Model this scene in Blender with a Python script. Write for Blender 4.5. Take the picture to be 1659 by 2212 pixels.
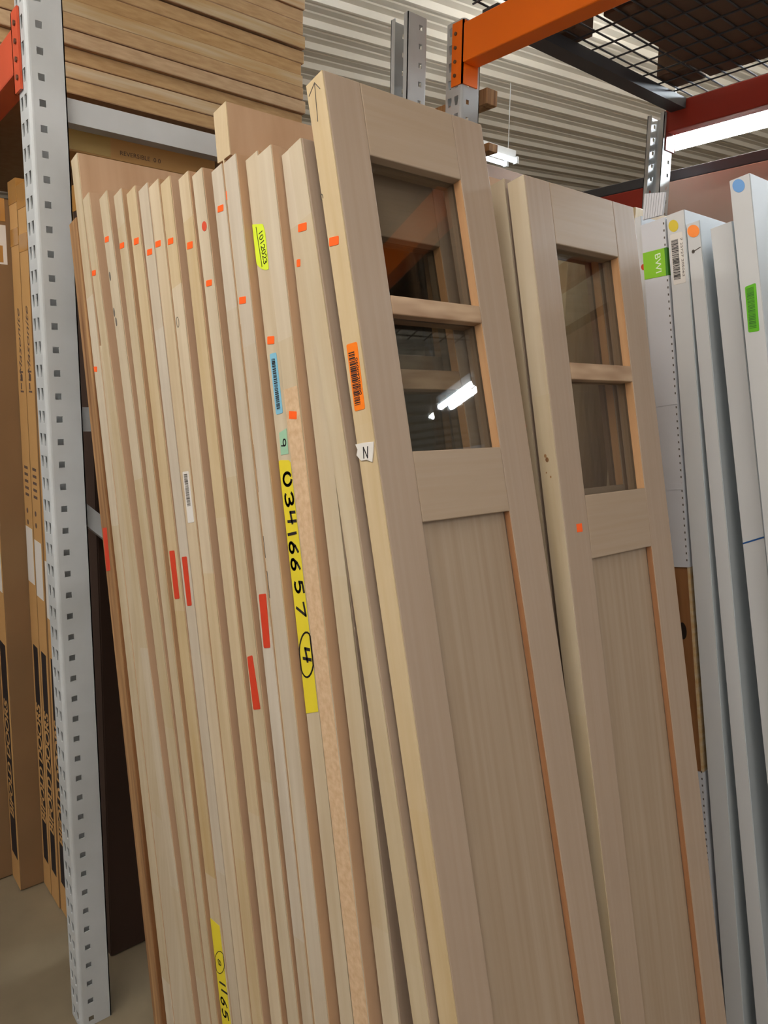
import bpy, math, random
from mathutils import Matrix, Vector

# ------------------------------------------------------------------ scene, camera, light
scene = bpy.context.scene
for o in list(bpy.data.objects):
    bpy.data.objects.remove(o, do_unlink=True)
COL = scene.collection
scene.view_settings.view_transform = 'Standard'
scene.view_settings.look = 'None'
scene.view_settings.gamma = 1.0
scene.view_settings.use_curve_mapping = False
scene.view_settings.exposure = 0.0

cam_data = bpy.data.cameras.new('camera')
cam = bpy.data.objects.new('camera', cam_data)
COL.objects.link(cam)
RV = ((0.6356765829526823, 0.7718169663021248, 0.01462369357537418),
      (0.1301398826313833, -0.08847355095148109, -0.9875404000499044),
      (-0.7609066255686643, 0.6296594327969846, -0.15668473395799637))
cm = Matrix(((RV[0][0], -RV[1][0], -RV[2][0], 1.761618590542042),
             (RV[0][1], -RV[1][1], -RV[2][1], -0.5101237446396772),
             (RV[0][2], -RV[1][2], -RV[2][2], 1.6117445808769977),
             (0, 0, 0, 1)))
cam.matrix_world = cm
cam_data.sensor_fit = 'HORIZONTAL'
cam_data.sensor_width = 36.0
cam_data.lens = 36.0 * 1610.8054189461707 / 1659.0
cam_data.clip_start = 0.02
cam_data.clip_end = 100
scene.camera = cam

world = bpy.data.worlds.new('hall_air')
scene.world = world
world.use_nodes = True
bg = world.node_tree.nodes['Background']
bg.inputs['Color'].default_value = (1.0, 0.985, 0.97, 1)
bg.inputs['Strength'].default_value = 0.55
AISLE_TUBE = 49.0        # emission of the tubes over the aisle
BACK_TUBE = 170.0         # emission of the tubes behind the rack
AISLE_COLOR = (1.0, 0.96, 0.90, 1)
BACK_COLOR = (0.86, 0.94, 1.0, 1)

# ------------------------------------------------------------------ materials
def s2l(c):
    return tuple(((v / 255) / 12.92 if v / 255 <= 0.04045 else ((v / 255 + 0.055) / 1.055) ** 2.4) for v in c)

def material(name, rgb, rough=0.6, var=0.0, grain=None, metal=0.0, spec=0.3, rgb2=None, scale=8.0, bump=0.0, detail=4.0, rand=0.0, joints=0.0):
    """rgb in sRGB 0-255; grain = (sx, sy, sz) stretches a noise in object space."""
    m = bpy.data.materials.new(name)
    m.use_nodes = True
    nt = m.node_tree
    b = nt.nodes['Principled BSDF']
    b.inputs['Roughness'].default_value = rough
    b.inputs['Metallic'].default_value = metal
    b.inputs['Specular IOR Level'].default_value = spec
    c1 = s2l(rgb)
    if var == 0.0 and rgb2 is None:
        b.inputs['Base Color'].default_value = (*c1, 1)
        return m
    c2 = s2l(rgb2) if rgb2 else tuple(v * (1 - var) for v in c1)
    tc = nt.nodes.new('ShaderNodeTexCoord')
    mp = nt.nodes.new('ShaderNodeMapping')
    if grain:
        mp.inputs['Scale'].default_value = grain
    oi = nt.nodes.new('ShaderNodeObjectInfo')
    add = nt.nodes.new('ShaderNodeVectorMath'); add.operation = 'ADD'
    mul = nt.nodes.new('ShaderNodeVectorMath'); mul.operation = 'SCALE'
    cmb = nt.nodes.new('ShaderNodeCombineXYZ')
    nt.links.new(oi.outputs['Random'], cmb.inputs[0]); nt.links.new(oi.outputs['Random'], cmb.inputs[2])
    nt.links.new(cmb.outputs[0], mul.inputs[0]); mul.inputs['Scale'].default_value = 37.0
    nt.links.new(tc.outputs['Object'], mp.inputs['Vector'])
    nt.links.new(mp.outputs[0], add.inputs[0]); nt.links.new(mul.outputs[0], add.inputs[1])
    nz = nt.nodes.new('ShaderNodeTexNoise')
    nz.inputs['Scale'].default_value = scale
    nz.inputs['Detail'].default_value = detail
    nt.links.new(add.outputs[0], nz.inputs['Vector'])
    rp = nt.nodes.new('ShaderNodeValToRGB')
    rp.color_ramp.elements[0].position = 0.32; rp.color_ramp.elements[0].color = (*c2, 1)
    rp.color_ramp.elements[1].position = 0.68; rp.color_ramp.elements[1].color = (*c1, 1)
    nt.links.new(nz.outputs['Fac'], rp.inputs['Fac'])
    out = rp.outputs['Color']
    if rand:
        hsv = nt.nodes.new('ShaderNodeHueSaturation')
        mr = nt.nodes.new('ShaderNodeMapRange')
        mr.inputs['To Min'].default_value = 1 - rand; mr.inputs['To Max'].default_value = 1 + rand
        nt.links.new(oi.outputs['Random'], mr.inputs['Value'])
        nt.links.new(mr.outputs[0], hsv.inputs['Value'])
        mr2 = nt.nodes.new('ShaderNodeMapRange')
        mr2.inputs['To Min'].default_value = 1 + rand * 2; mr2.inputs['To Max'].default_value = 1 - rand * 2
        nt.links.new(oi.outputs['Random'], mr2.inputs['Value'])
        nt.links.new(mr2.outputs[0], hsv.inputs['Saturation'])
        nt.links.new(out, hsv.inputs['Color']); out = hsv.outputs['Color']
    if joints:      # finger-jointed edge: lengths of slightly different wood
        sx = nt.nodes.new('ShaderNodeSeparateXYZ'); nt.links.new(tc.outputs['Object'], sx.inputs[0])
        mu = nt.nodes.new('ShaderNodeMath'); mu.operation = 'MULTIPLY_ADD'; mu.inputs[1].default_value = 2.1
        m3 = nt.nodes.new('ShaderNodeMath'); m3.operation = 'MULTIPLY'; m3.inputs[1].default_value = 91.0
        nt.links.new(oi.outputs['Random'], m3.inputs[0])
        nt.links.new(sx.outputs[2], mu.inputs[0]); nt.links.new(m3.outputs[0], mu.inputs[2])
        fl = nt.nodes.new('ShaderNodeMath'); fl.operation = 'FLOOR'; nt.links.new(mu.outputs[0], fl.inputs[0])
        wn = nt.nodes.new('ShaderNodeTexWhiteNoise'); wn.noise_dimensions = '1D'; nt.links.new(fl.outputs[0], wn.inputs['W'])
        h2 = nt.nodes.new('ShaderNodeHueSaturation')
        ra = nt.nodes.new('ShaderNodeMapRange'); ra.inputs['To Min'].default_value = 1 - joints*.8; ra.inputs['To Max'].default_value = 1 + joints*.6
        rs = nt.nodes.new('ShaderNodeMapRange'); rs.inputs['To Min'].default_value = 1.15; rs.inputs['To Max'].default_value = 0.85
        nt.links.new(wn.outputs['Value'], ra.inputs['Value']); nt.links.new(wn.outputs['Value'], rs.inputs['Value'])
        nt.links.new(ra.outputs[0], h2.inputs['Value']); nt.links.new(rs.outputs[0], h2.inputs['Saturation'])
        nt.links.new(out, h2.inputs['Color']); out = h2.outputs['Color']
        # a few small dark specks and smudges
        n2 = nt.nodes.new('ShaderNodeTexNoise'); n2.inputs['Scale'].default_value = 1.0; n2.inputs['Detail'].default_value = 3
        m2 = nt.nodes.new('ShaderNodeMapping'); m2.inputs['Scale'].default_value = (55, 55, 16); nt.links.new(add.outputs[0], m2.inputs['Vector'])
        nt.links.new(m2.outputs[0], n2.inputs['Vector'])
        r2 = nt.nodes.new('ShaderNodeValToRGB'); r2.color_ramp.elements[0].position = .70; r2.color_ramp.elements[1].position = .80
        r2.color_ramp.elements[0].color = (0, 0, 0, 1); r2.color_ramp.elements[1].color = (.55, .55, .55, 1)
        nt.links.new(n2.outputs['Fac'], r2.inputs['Fac'])
        mx = nt.nodes.new('ShaderNodeMixRGB'); mx.inputs['Color2'].default_value = (*s2l((120, 98, 70)), 1)
        nt.links.new(r2.outputs['Color'], mx.inputs['Fac']); nt.links.new(out, mx.inputs['Color1']); out = mx.outputs['Color']
    nt.links.new(out, b.inputs['Base Color'])
    if bump:
        bp = nt.nodes.new('ShaderNodeBump')
        bp.inputs['Strength'].default_value = bump; bp.inputs['Distance'].default_value = 0.002
        nt.links.new(nz.outputs['Fac'], bp.inputs['Height'])
        nt.links.new(bp.outputs[0], b.inputs['Normal'])
    return m

def emitter(name, color, strength):
    m = bpy.data.materials.new(name); m.use_nodes = True
    nt = m.node_tree; nt.nodes.clear()
    e = nt.nodes.new('ShaderNodeEmission'); e.inputs['Color'].default_value = color; e.inputs['Strength'].default_value = strength
    o = nt.nodes.new('ShaderNodeOutputMaterial'); nt.links.new(e.outputs[0], o.inputs[0])
    return m

def glass_material(name, tint):
    m = bpy.data.materials.new(name); m.use_nodes = True
    nt = m.node_tree; nt.nodes.clear()
    t = nt.nodes.new('ShaderNodeBsdfTransparent'); t.inputs['Color'].default_value = tint
    g = nt.nodes.new('ShaderNodeBsdfGlossy'); g.inputs['Roughness'].default_value = 0.015
    g.inputs['Color'].default_value = (0.95, 0.98, 1, 1)
    f = nt.nodes.new('ShaderNodeFresnel')
    ge = nt.nodes.new('ShaderNodeNewGeometry'); mr = nt.nodes.new('ShaderNodeMapRange')   # same reflectance on both sides of the pane
    mr.inputs['To Min'].default_value = 1.55; mr.inputs['To Max'].default_value = 1/1.55
    nt.links.new(ge.outputs['Backfacing'], mr.inputs['Value']); nt.links.new(mr.outputs[0], f.inputs['IOR'])
    mx = nt.nodes.new('ShaderNodeMixShader'); o = nt.nodes.new('ShaderNodeOutputMaterial')
    nt.links.new(f.outputs[0], mx.inputs[0]); nt.links.new(t.outputs[0], mx.inputs[1])
    nt.links.new(g.outputs[0], mx.inputs[2]); nt.links.new(mx.outputs[0], o.inputs[0])
    return m

M = {}
M['edge'] = material('pale_pine_edge', (202, 187, 161), 0.6, grain=(14, 14, 0.9), rgb2=(188, 169, 139), scale=3.0, rand=0.05, bump=0.05, joints=.08)
M['edge_yellow'] = material('yellow_pine_edge', (206, 187, 155), 0.6, grain=(14, 14, 0.9), rgb2=(190, 167, 131), scale=3.0, rand=0.03, joints=.07)
M['edge_white'] = material('whitish_pine_edge', (201, 188, 168), 0.6, grain=(14, 14, 0.9), rgb2=(186, 170, 146), scale=3.0, rand=0.03, joints=.06)
M['edge_raw'] = material('raw_brown_edge', (176, 136, 92), 0.8, grain=(16, 16, 0.7), rgb2=(112, 76, 46), scale=4.0, detail=6)
M['veneer'] = material('tan_veneer', (182, 148, 115), 0.6, grain=(10, 10, 0.6), rgb2=(172, 136, 102), scale=4.0, rand=0.04)
M['fir'] = material('sidelight_fir', (163, 143, 124), 0.55, grain=(60, 60, 1.2), rgb2=(158, 137, 117), scale=2.5, detail=5)
M['fir_rail'] = material('sidelight_fir_rail', (164, 144, 123), 0.55, grain=(60, 1.5, 60), rgb2=(160, 139, 116), scale=2.5, detail=5)
M['fir_panel'] = material('sidelight_fir_panel', (160, 141, 120), 0.55, grain=(40, 40, 0.8), rgb2=(149, 128, 105), scale=2.5, detail=6)
M['fir_orange'] = material('bare_fir_edge', (170, 122, 84), 0.6, grain=(30, 30, 0.8), rgb2=(150, 102, 66), scale=3)
M['fir_bead'] = material('fir_glazing_bead', (202, 158, 114), 0.6, grain=(30, 30, 0.8), rgb2=(188, 140, 96), scale=3)
M['fir_wavy'] = material('sidelight_fir_wavy', (184, 156, 126), 0.55, grain=(14, 9, 42), rgb2=(150, 118, 90), scale=1.6, detail=1)
M['glass'] = glass_material('clear_glass', (0.86, 0.86, 0.84, 1))
M['white_paint'] = material('primed_white', (206, 206, 205), 0.55, var=0.06, grain=(3, 3, 0.7), scale=3.0)
M['white_face'] = material('primed_white_face', (188, 194, 197), 0.55, var=0.04, grain=(3, 3, 0.7), scale=3.0)
M['knotty'] = material('knotty_brown_board', (150, 104, 64), 0.6, grain=(12, 12, 0.8), rgb2=(118, 76, 42), scale=4)
M['dark_wood'] = material('dark_knot', (36, 24, 16), 0.7)
M['plastic_wrap'] = material('white_corrugated_plastic', (206, 206, 210), 0.4, var=0.05, scale=14)
M['steel'] = material('grey_rack_paint', (200, 203, 204), 0.45, var=0.07, scale=5.0, spec=0.4, rgb2=(184, 186, 185))
M['steel_dark'] = material('dark_rack_steel', (70, 72, 76), 0.5, var=0.1)
M['orange_paint'] = material('orange_beam_paint', (255, 118, 2), 0.42, var=0.05, scale=6, spec=0.4)
M['red_paint'] = material('red_orange_beam_paint', (206, 84, 52), 0.4, var=0.06, scale=6, spec=0.4)
M['darkred_paint'] = material('dark_red_beam_paint', (150, 48, 34), 0.45, var=0.06, scale=6)
M['bolt'] = material('bolt_steel', (120, 96, 80), 0.4, metal=0.7)
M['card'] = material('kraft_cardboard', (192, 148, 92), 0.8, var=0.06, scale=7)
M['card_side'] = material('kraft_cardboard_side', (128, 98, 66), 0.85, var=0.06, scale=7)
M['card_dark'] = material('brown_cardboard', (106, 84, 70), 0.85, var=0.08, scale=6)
M['card_grey'] = material('greyish_cardboard', (196, 174, 160), 0.85, var=0.10, scale=3)
M['card_shade'] = material('shade_darkened_cardboard', (62, 44, 34), 0.85, var=0.08, scale=6)  # brown cardboard with the shade of its gap put into the colour
M['ink'] = material('black_ink', (34, 28, 30), 0.7)
M['print'] = material('grey_brown_print', (92, 72, 62), 0.8)
M['tape'] = material('brown_packing_tape', (176, 126, 60), 0.25, var=0.08, scale=20, spec=0.6)
M['clear_tape'] = material('yellowed_clear_tape', (190, 160, 96), 0.25, var=0.1, scale=12, spec=0.6)
M['paper'] = material('white_paper', (222, 216, 208), 0.7)
M['board'] = material('particle_board_edge', (200, 168, 126), 0.85, grain=(6, 1.6, 9), rgb2=(180, 147, 106), scale=12, detail=10, bump=0.2, rand=0.05)
M['board_pale'] = material('pale_board_edge', (206, 188, 156), 0.85, grain=(6, 0.5, 9), rgb2=(192, 156, 108), scale=8, detail=8, rand=0.04)
M['ceiling'] = material('ribbed_roof_sheet', (226, 214, 194), 0.42, var=0.06, scale=1.2, spec=0.5)
M['concrete'] = material('concrete_floor', (138, 124, 100), 0.75, rgb2=(110, 98, 78), scale=2.2, detail=9, bump=0.05)
M['wall'] = material('far_wall', (120, 104, 84), 0.8, var=0.1, scale=2)
M['s_orange'] = material('fluorescent_orange_sticker', (255, 98, 24), 0.6)
M['s_orange_bar'] = material('orange_label', (240, 122, 18), 0.5)
M['s_red'] = material('red_label', (206, 62, 34), 0.55, var=0.1, scale=80)
M['s_reddot'] = material('red_dot', (206, 74, 46), 0.6)
M['s_lime'] = material('yellow_green_label', (214, 232, 52), 0.6)
M['s_blue'] = material('blue_label', (126, 184, 208), 0.6)
M['s_green'] = material('pale_green_tape', (152, 192, 160), 0.6)
M['s_yellow'] = material('yellow_tape', (226, 206, 48), 0.6, var=0.04, scale=30)
M['dot_blue'] = material('blue_dot', (112, 160, 214), 0.6)
M['dot_yellow'] = material('yellow_dot', (214, 190, 62), 0.6)
M['dot_orange'] = material('orange_dot', (255, 146, 66), 0.6)
M['g_label'] = material('green_label', (130, 188, 40), 0.55)
M['g_dark'] = material('green_fold', (60, 118, 36), 0.55)
M['g_bar'] = material('bright_green_label', (96, 178, 30), 0.55)
M['lettering_white'] = material('white_print', (226, 236, 210), 0.6)
M['pen_blue'] = material('blue_pen', (38, 84, 142), 0.6)
M['pencil'] = material('pencil_mark', (92, 84, 76), 0.7)
M['rough_core'] = material('rough_particle_strip', (214, 184, 148), 0.95, rgb2=(196, 162, 126), scale=110, detail=8, bump=0.35)
M['aisle_tube'] = emitter('warm_tube', AISLE_COLOR, AISLE_TUBE)
M['back_tube'] = emitter('cool_tube', BACK_COLOR, BACK_TUBE)
M['far_tube'] = emitter('far_tube', BACK_COLOR, 2.5)
M['lamp_white'] = material('white_lamp_enamel', (232, 232, 230), 0.4)

# ------------------------------------------------------------------ mesh helpers
class MB:
    def __init__(self): self.v = []; self.f = []
    def add(self, vs, fs):
        n = len(self.v); self.v += [tuple(p) for p in vs]; self.f += [tuple(i + n for i in f) for f in fs]
        return self
    def box(self, x0, x1, y0, y1, z0, z1):
        return self.add([(x0,y0,z0),(x1,y0,z0),(x1,y1,z0),(x0,y1,z0),(x0,y0,z1),(x1,y0,z1),(x1,y1,z1),(x0,y1,z1)],
                 [(0,3,2,1),(4,5,6,7),(0,1,5,4),(1,2,6,5),(2,3,7,6),(3,0,4,7)])
    def prism_xz(self, poly, y0, y1):
        """poly: (x,z) points, counter-clockwise seen from -Y."""
        n = len(poly)
        vs = [(x, y0, z) for x, z in poly] + [(x, y1, z) for x, z in poly]
        fs = [tuple(range(n)), tuple(range(2*n-1, n-1, -1))]
        fs += [(i, i+n, (i+1) % n + n, (i+1) % n) for i in range(n)]
        return self.add(vs, fs)
    def prism_yz(self, poly, x0, x1):
        n = len(poly)
        vs = [(x0, y, z) for y, z in poly] + [(x1, y, z) for y, z in poly]
        fs = [tuple(range(n-1, -1, -1)), tuple(range(n, 2*n))]
        fs += [(i, (i+1) % n, (i+1) % n + n, i+n) for i in range(n)]
        return self.add(vs, fs)
    def prism_xy(self, poly, z0, z1):
        n = len(poly)
        vs = [(x, y, z0) for x, y in poly] + [(x, y, z1) for x, y in poly]
        fs = [tuple(range(n-1, -1, -1)), tuple(range(n, 2*n))]
        fs += [(i, (i+1) % n, (i+1) % n + n, i+n) for i in range(n)]
        return self.add(vs, fs)
    def tube(self, p, q, r, n=12):
        p = Vector(p); q = Vector(q); d = (q-p).normalized()
        a = d.orthogonal().normalized(); b = d.cross(a)
        vs = [p + r*(math.cos(2*math.pi*i/n)*a + math.sin(2*math.pi*i/n)*b) for i in range(n)]
        vs += [v + (q-p) for v in vs]
        fs = [tuple(range(n-1,-1,-1)), tuple(range(n, 2*n))] + [(i,(i+1)%n,(i+1)%n+n,i+n) for i in range(n)]
        return self.add(vs, fs)

def obj(name, mb, mat, parent=None, bevel=0.0, smooth=False):
    me = bpy.data.meshes.new(name)
    me.from_pydata(mb.v, [], mb.f); me.validate(); me.update()
    me.materials.append(mat)
    o = bpy.data.objects.new(name, me); COL.objects.link(o)
    if parent: o.parent = parent
    if bevel:
        bv = o.modifiers.new('bevel', 'BEVEL'); bv.width = bevel; bv.segments = 2; bv.limit_method = 'ANGLE'
    if smooth:
        for p in me.polygons: p.use_smooth = True
    return o

def tag(o, label, cat, group=None):
    o['label'] = label; o['category'] = cat; o['kind'] = 'thing'
    if group: o['group'] = group
    return o

def thing(name, label, cat, loc=(0,0,0), rot=(0,0,0), group=None):
    o = bpy.data.objects.new(name, None); COL.objects.link(o)
    o.empty_display_size = 0.1
    o.location = loc; o.rotation_euler = rot
    return tag(o, label, cat, group)

def structure(name, mb, mat):
    o = obj(name, mb, mat); o['kind'] = 'structure'; return o

def text_mesh(name, body, mat, parent, mtx, size, extrude=0.0, width=None, shear=0.0, align='CENTER', bold=0.0):
    cu = bpy.data.curves.new(name + '_curve', 'FONT')
    cu.body = body; cu.size = size; cu.align_x = align; cu.align_y = 'CENTER'; cu.shear = shear; cu.offset = bold
    cu.extrude = 0.0001
    tmp = bpy.data.objects.new('lettering_source', cu); COL.objects.link(tmp)
    dg = bpy.context.evaluated_depsgraph_get(); dg.update()
    me = bpy.data.meshes.new_from_object(tmp.evaluated_get(dg))
    bpy.data.objects.remove(tmp, do_unlink=True); bpy.data.curves.remove(cu)
    if width:
        xs = [v.co.x for v in me.vertices]; w = max(xs) - min(xs)
        for v in me.vertices: v.co.x *= width / w
    me.transform(mtx)
    me.materials.clear(); me.materials.append(mat)
    o = bpy.data.objects.new(name, me); COL.objects.link(o)
    if parent: o.parent = parent
    return o

def frame(origin, ex, ey):
    """matrix mapping text x -> ex, text y -> ey at origin"""
    ex = Vector(ex).normalized(); ey = Vector(ey).normalized(); ez = ex.cross(ey)
    return Matrix(((ex.x, ey.x, ez.x, origin[0]), (ex.y, ey.y, ez.y, origin[1]), (ex.z, ey.z, ez.z, origin[2]), (0,0,0,1)))

def sheet(mb, poly, d0, d1, axis='y'):
    """thin prism of a polygon of (t,s) on a door's front edge, between depths d0 and d1"""
    a = sum(poly[i][0]*poly[(i+1) % len(poly)][1] - poly[(i+1) % len(poly)][0]*poly[i][1] for i in range(len(poly)))
    if a < 0: poly = poly[::-1]
    return mb.prism_xz(poly, d0, d1)

def stroke(mb, pts, w, d0, d1):
    """ribbon along a polyline in the (t,s) plane"""
    for (a, b) in zip(pts, pts[1:]):
        dx, dz = b[0]-a[0], b[1]-a[1]; L = math.hypot(dx, dz)
        if L < 1e-6: continue
        nx, nz = -dz/L*w/2, dx/L*w/2; ex, ez = dx/L*w*0.35, dz/L*w*0.35
        sheet(mb, [(a[0]-ex-nx, a[1]-ez-nz), (b[0]+ex-nx, b[1]+ez-nz), (b[0]+ex+nx, b[1]+ez+nz), (a[0]-ex+nx, a[1]-ez+nz)], d0, d1)
    return mb

def arc(cx, cy, rx, ry, a0, a1, n=14):
    return [(cx + rx*math.cos(math.radians(a0 + (a1-a0)*i/n)), cy + ry*math.sin(math.radians(a0 + (a1-a0)*i/n))) for i in range(n+1)]

GL = {  # hand-drawn figures, x right, y up, unit box
 '0': [arc(.5,.5,.42,.5,115,430,18)], '1': [[(.5,1),(.5,0)]],
 '3': [arc(.45,.75,.38,.25,150,-90,10) + arc(.45,.25,.42,.25,90,-150,10)],
 '4': [[(.2,1),(.15,.45),(.9,.5)],[(.8,1),(.72,0)]],
 '5': [[(.9,1),(.25,.95),(.2,.6)] + arc(.45,.32,.4,.32,100,-130,10)],
 '6': [[(.8,1),(.4,.75),(.15,.4)] + arc(.45,.27,.33,.27,170,500,14)],
 '7': [[(.05,.95),(.9,1),(.35,0)]],
 '8': [arc(.5,.75,.3,.25,90,450,12), arc(.5,.25,.36,.25,90,450,12)],
 '9': [arc(.45,.7,.33,.28,0,360,12) + [(.7,0)]],
 '2': [arc(.5,.7,.38,.3,160,-40,10) + [(.1,0),(.95,.02)]],
 '/': [[(.5,1),(.5,0)]],
 'N': [[(.1,0),(.15,1),(.75,0),(.9,1)]],
}
def glyph(mb, ch, c, w, h, ex, ey, pen, d0, d1):
    """draw a figure centred at c; ex, ey: unit directions of its x and y in the (t,s) plane"""
    for line in GL[ch]:
        pts = [(c[0] + (x-.5)*w*ex[0] + (y-.5)*h*ey[0], c[1] + (x-.5)*w*ex[1] + (y-.5)*h*ey[1]) for x, y in line]
        stroke(mb, pts, pen, d0, d1)

def barcode_bars(poly, frac0, frac1, across0, across1, seed, d0, d1, n=30):
    """bars across a long label; poly = TL,TR,BR,BL"""
    rnd = random.Random(seed); mb = MB()
    TL, TR, BR, BL = [Vector(p) for p in poly]
    s = frac0
    while s < frac1:
        w = rnd.choice((.006,.006,.010,.014,.02)) * (30/n)
        e = min(s + w, frac1)
        def pt(a, f): 
            l = TL.lerp(BL, f); r = TR.lerp(BR, f); q = l.lerp(r, a); return (q.x, q.y)
        sheet(mb, [pt(across0, s), pt(across1, s), pt(across1, e), pt(across0, e)], d0, d1)
        s = e + rnd.choice((.006,.008,.010,.014)) * (30/n)
    return mb

# ------------------------------------------------------------------ setting
structure('floor', MB().box(-9, 7, -5, 12, -0.1, 0.0), M['concrete'])
structure('wall_back', MB().box(-12, 8, 11.6, 11.8, 0, 5.4), M['wall'])
structure('wall_left', MB().box(-9.0, -8.8, -5, 11.6, 0, 4.9), M['wall'])
def roof_z(y): return 4.0 + (y - 2.4) / 12.0
rb = MB(); prof = []
x = -13.0
while x < 8.0:
    prof += [(x, 0.0), (x+.070, 0.0), (x+.080, .006), (x+.100, .006), (x+.110, 0), (x+.155, 0.0), (x+.165, .006), (x+.185, .006), (x+.195, 0), (x+.240, 0.0), (x+.262, -.034), (x+.283, -.034)]
    x += .305
n = len(prof)
vs = [(px, -5.0, roof_z(-5) + pz) for px, pz in prof] + [(px, 12.0, roof_z(12) + pz) for px, pz in prof]
rb.add(vs, [(i, i+n, i+1+n, i+1) for i in range(n-1)])
structure('ceiling', rb, M['ceiling'])

# ------------------------------------------------------------------ rack uprights
def upright_post(web_y, inward, h, x0=-.076, x1=0.0, parent=None, holes=True, zlo=0.0):
    """punched channel post: web faces the outside (y = web_y), flanges run `inward` (+1/-1) along y."""
    mb = MB(); t = .0025; D = .077; r = .009; P = .0508
    s = inward
    nrow = int(h / P)
    def Y(d): return web_y + s*d
    # flanges with square holes
    for xs, sgn in ((x1, 1), (x0, -1)):
        ds = (r, .0205, .034, D)
        for i in range(nrow):
            za, zb = i*P, (i+1)*P; hz = .020 + za
            zs = (za, hz-.007, hz+.007, zb)
            for a in range(3):
                for b in range(3):
                    if a == 1 and b == 1: continue
                    mb.box(min(xs, xs-sgn*t), max(xs, xs-sgn*t), min(Y(ds[a]), Y(ds[a+1])), max(Y(ds[a]), Y(ds[a+1])), zs[b], zs[b+1])
        # rounded bend
        cxs = xs - sgn*r
        for k in range(4):
            a0, a1 = math.pi/2*k/4, math.pi/2*(k+1)/4
            q = []
            for rr in (r, r-t):
                for aa in (a0, a1):
                    q.append((cxs + sgn*rr*math.cos(aa), Y(r - rr*math.sin(aa))))
            mb.prism_xy([q[0], q[1], q[3], q[2]], 0, nrow*P)
        # lips at the open side
        mb.box(min(xs, xs-sgn*.018), max(xs, xs-sgn*.018), min(Y(D-t), Y(D)), max(Y(D-t), Y(D)), 0, nrow*P)
    # web with two columns of keyhole slots
    xa, xb = x0 + r, x1 - r
    xm = (xa + xb)/2
    ya, yb = min(Y(0), Y(t)), max(Y(0), Y(t))
    for i in range(nrow):
        za = i*P; hz = za + .046 if False else za + .0254 + .020
        z0c, z1c = za + .0, za + P
        for cx0, cx1 in ((xa, xm), (xm, xb)):
            cx = (cx0 + cx1)/2
            zc = za + .0254
            hole = [(cx-.0050, zc-.014), (cx+.0050, zc-.014), (cx+.0090, zc+.004), (cx+.0085, zc+.013), (cx-.0085, zc+.013), (cx-.0090, zc+.004)]
            outer = [(cx0, z0c), (cx1, z0c), (cx1, zc+.004), (cx1, z1c), (cx0, z1c), (cx0, zc+.004)]
            for k in range(6):
                mb.prism_xz([outer[k], outer[(k+1) % 6], hole[(k+1) % 6], hole[k]], ya, yb)
    return mb

def rack_frame(label, y0, y1, h, bars, group=None):
    """two posts and the bracing between them; y0/y1: outer web planes"""
    t = thing('rack_upright_frame', label, 'rack frame', (-.038, (y0+y1)/2, 0), group=group)
    off = Vector(t.location)
    def put(name, mb, mat, bevel=0):
        mb.v = [(v[0]-off.x, v[1]-off.y, v[2]) for v in mb.v]
        return obj(name, mb, mat, t)
    put('post', upright_post(y0, 1, h), M['steel'])
    put('post', upright_post(y1, -1, h), M['steel'])
    for (za, zb, hh) in bars:
        m = MB(); ya, yb = y0 + .074, y1 - .074
        poly = [(ya, za), (yb, zb), (yb, zb+hh), (ya, za+hh)]
        m.prism_yz(poly, -.0585, -.020)
        put('brace', m, M['steel'])
    for yy in (y0 + .0385, y1 - .0385):
        m = MB().box(-.09, .012, yy-.05, yy+.05, 0.0, .006) if False else None
    return t

rack_frame('grey punched steel upright frame standing left of the pale door stack', -.0275, 1.087, 2.70,
           [(2.185, 2.185, .05), (1.515, 1.515, .055), (1.30, .40, .055)], None)
rack_frame('grey upright frame of the rack behind, its near post rising above the tall glazed door', 1.233, 2.451, 2.775,
           [(1.75, 1.75, .05), (.5, 1.2, .05)], None)

# ------------------------------------------------------------------ rack beams
def beam(label, x0, x1, yf, depth, z0, z1, mat, conn, name='rack_beam', web_y=None, conn_z=None, bolts=True):
    """box beam running along x with an end connector at each listed end."""
    t = thing(name, label, 'rack beam', ((x0+x1)/2, yf+depth/2, z0))
    off = Vector(t.location)
    def put(nm, mb, m, bev=0.0):
        mb.v = [(v[0]-off.x, v[1]-off.y, v[2]-off.z) for v in mb.v]
        return obj(nm, mb, m, t, bev)
    put('beam_tube', MB().box(x0, x1, yf, yf+depth, z0, z1), mat, .004)
    cz0, cz1 = conn_z
    for end in conn:   # end = (x of the post face, direction the beam runs, front direction)
        xf, d, fr = end
        wy = web_y
        side = MB().box(min(xf + d*.0008, xf + d*.0058), max(xf + d*.0008, xf + d*.0058), min(wy-fr*.006, wy+fr*.062), max(wy-fr*.006, wy+fr*.062), cz0, cz1)
        side.box(min(xf - d*.042, xf + d*.0058), max(xf - d*.042, xf + d*.0058), min(wy-fr*.006, wy-fr*.001), max(wy-fr*.006, wy-fr*.001), cz0, cz1)
        cp = put('end_connector', side, mat)
        if bolts:
            for k in range(4):
                b = MB()
                zz = cz0 + (cz1-cz0)*(.16 + .22*k)
                b.tube((xf - d*.026, wy - fr*.005, zz), (xf - d*.026, wy - fr*.0095, zz), .0055, 10)
                b.v = [(v[0]-off.x, v[1]-off.y, v[2]-off.z) for v in b.v]
                obj('rivet', b, M['bolt'], cp)
    return t

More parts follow.
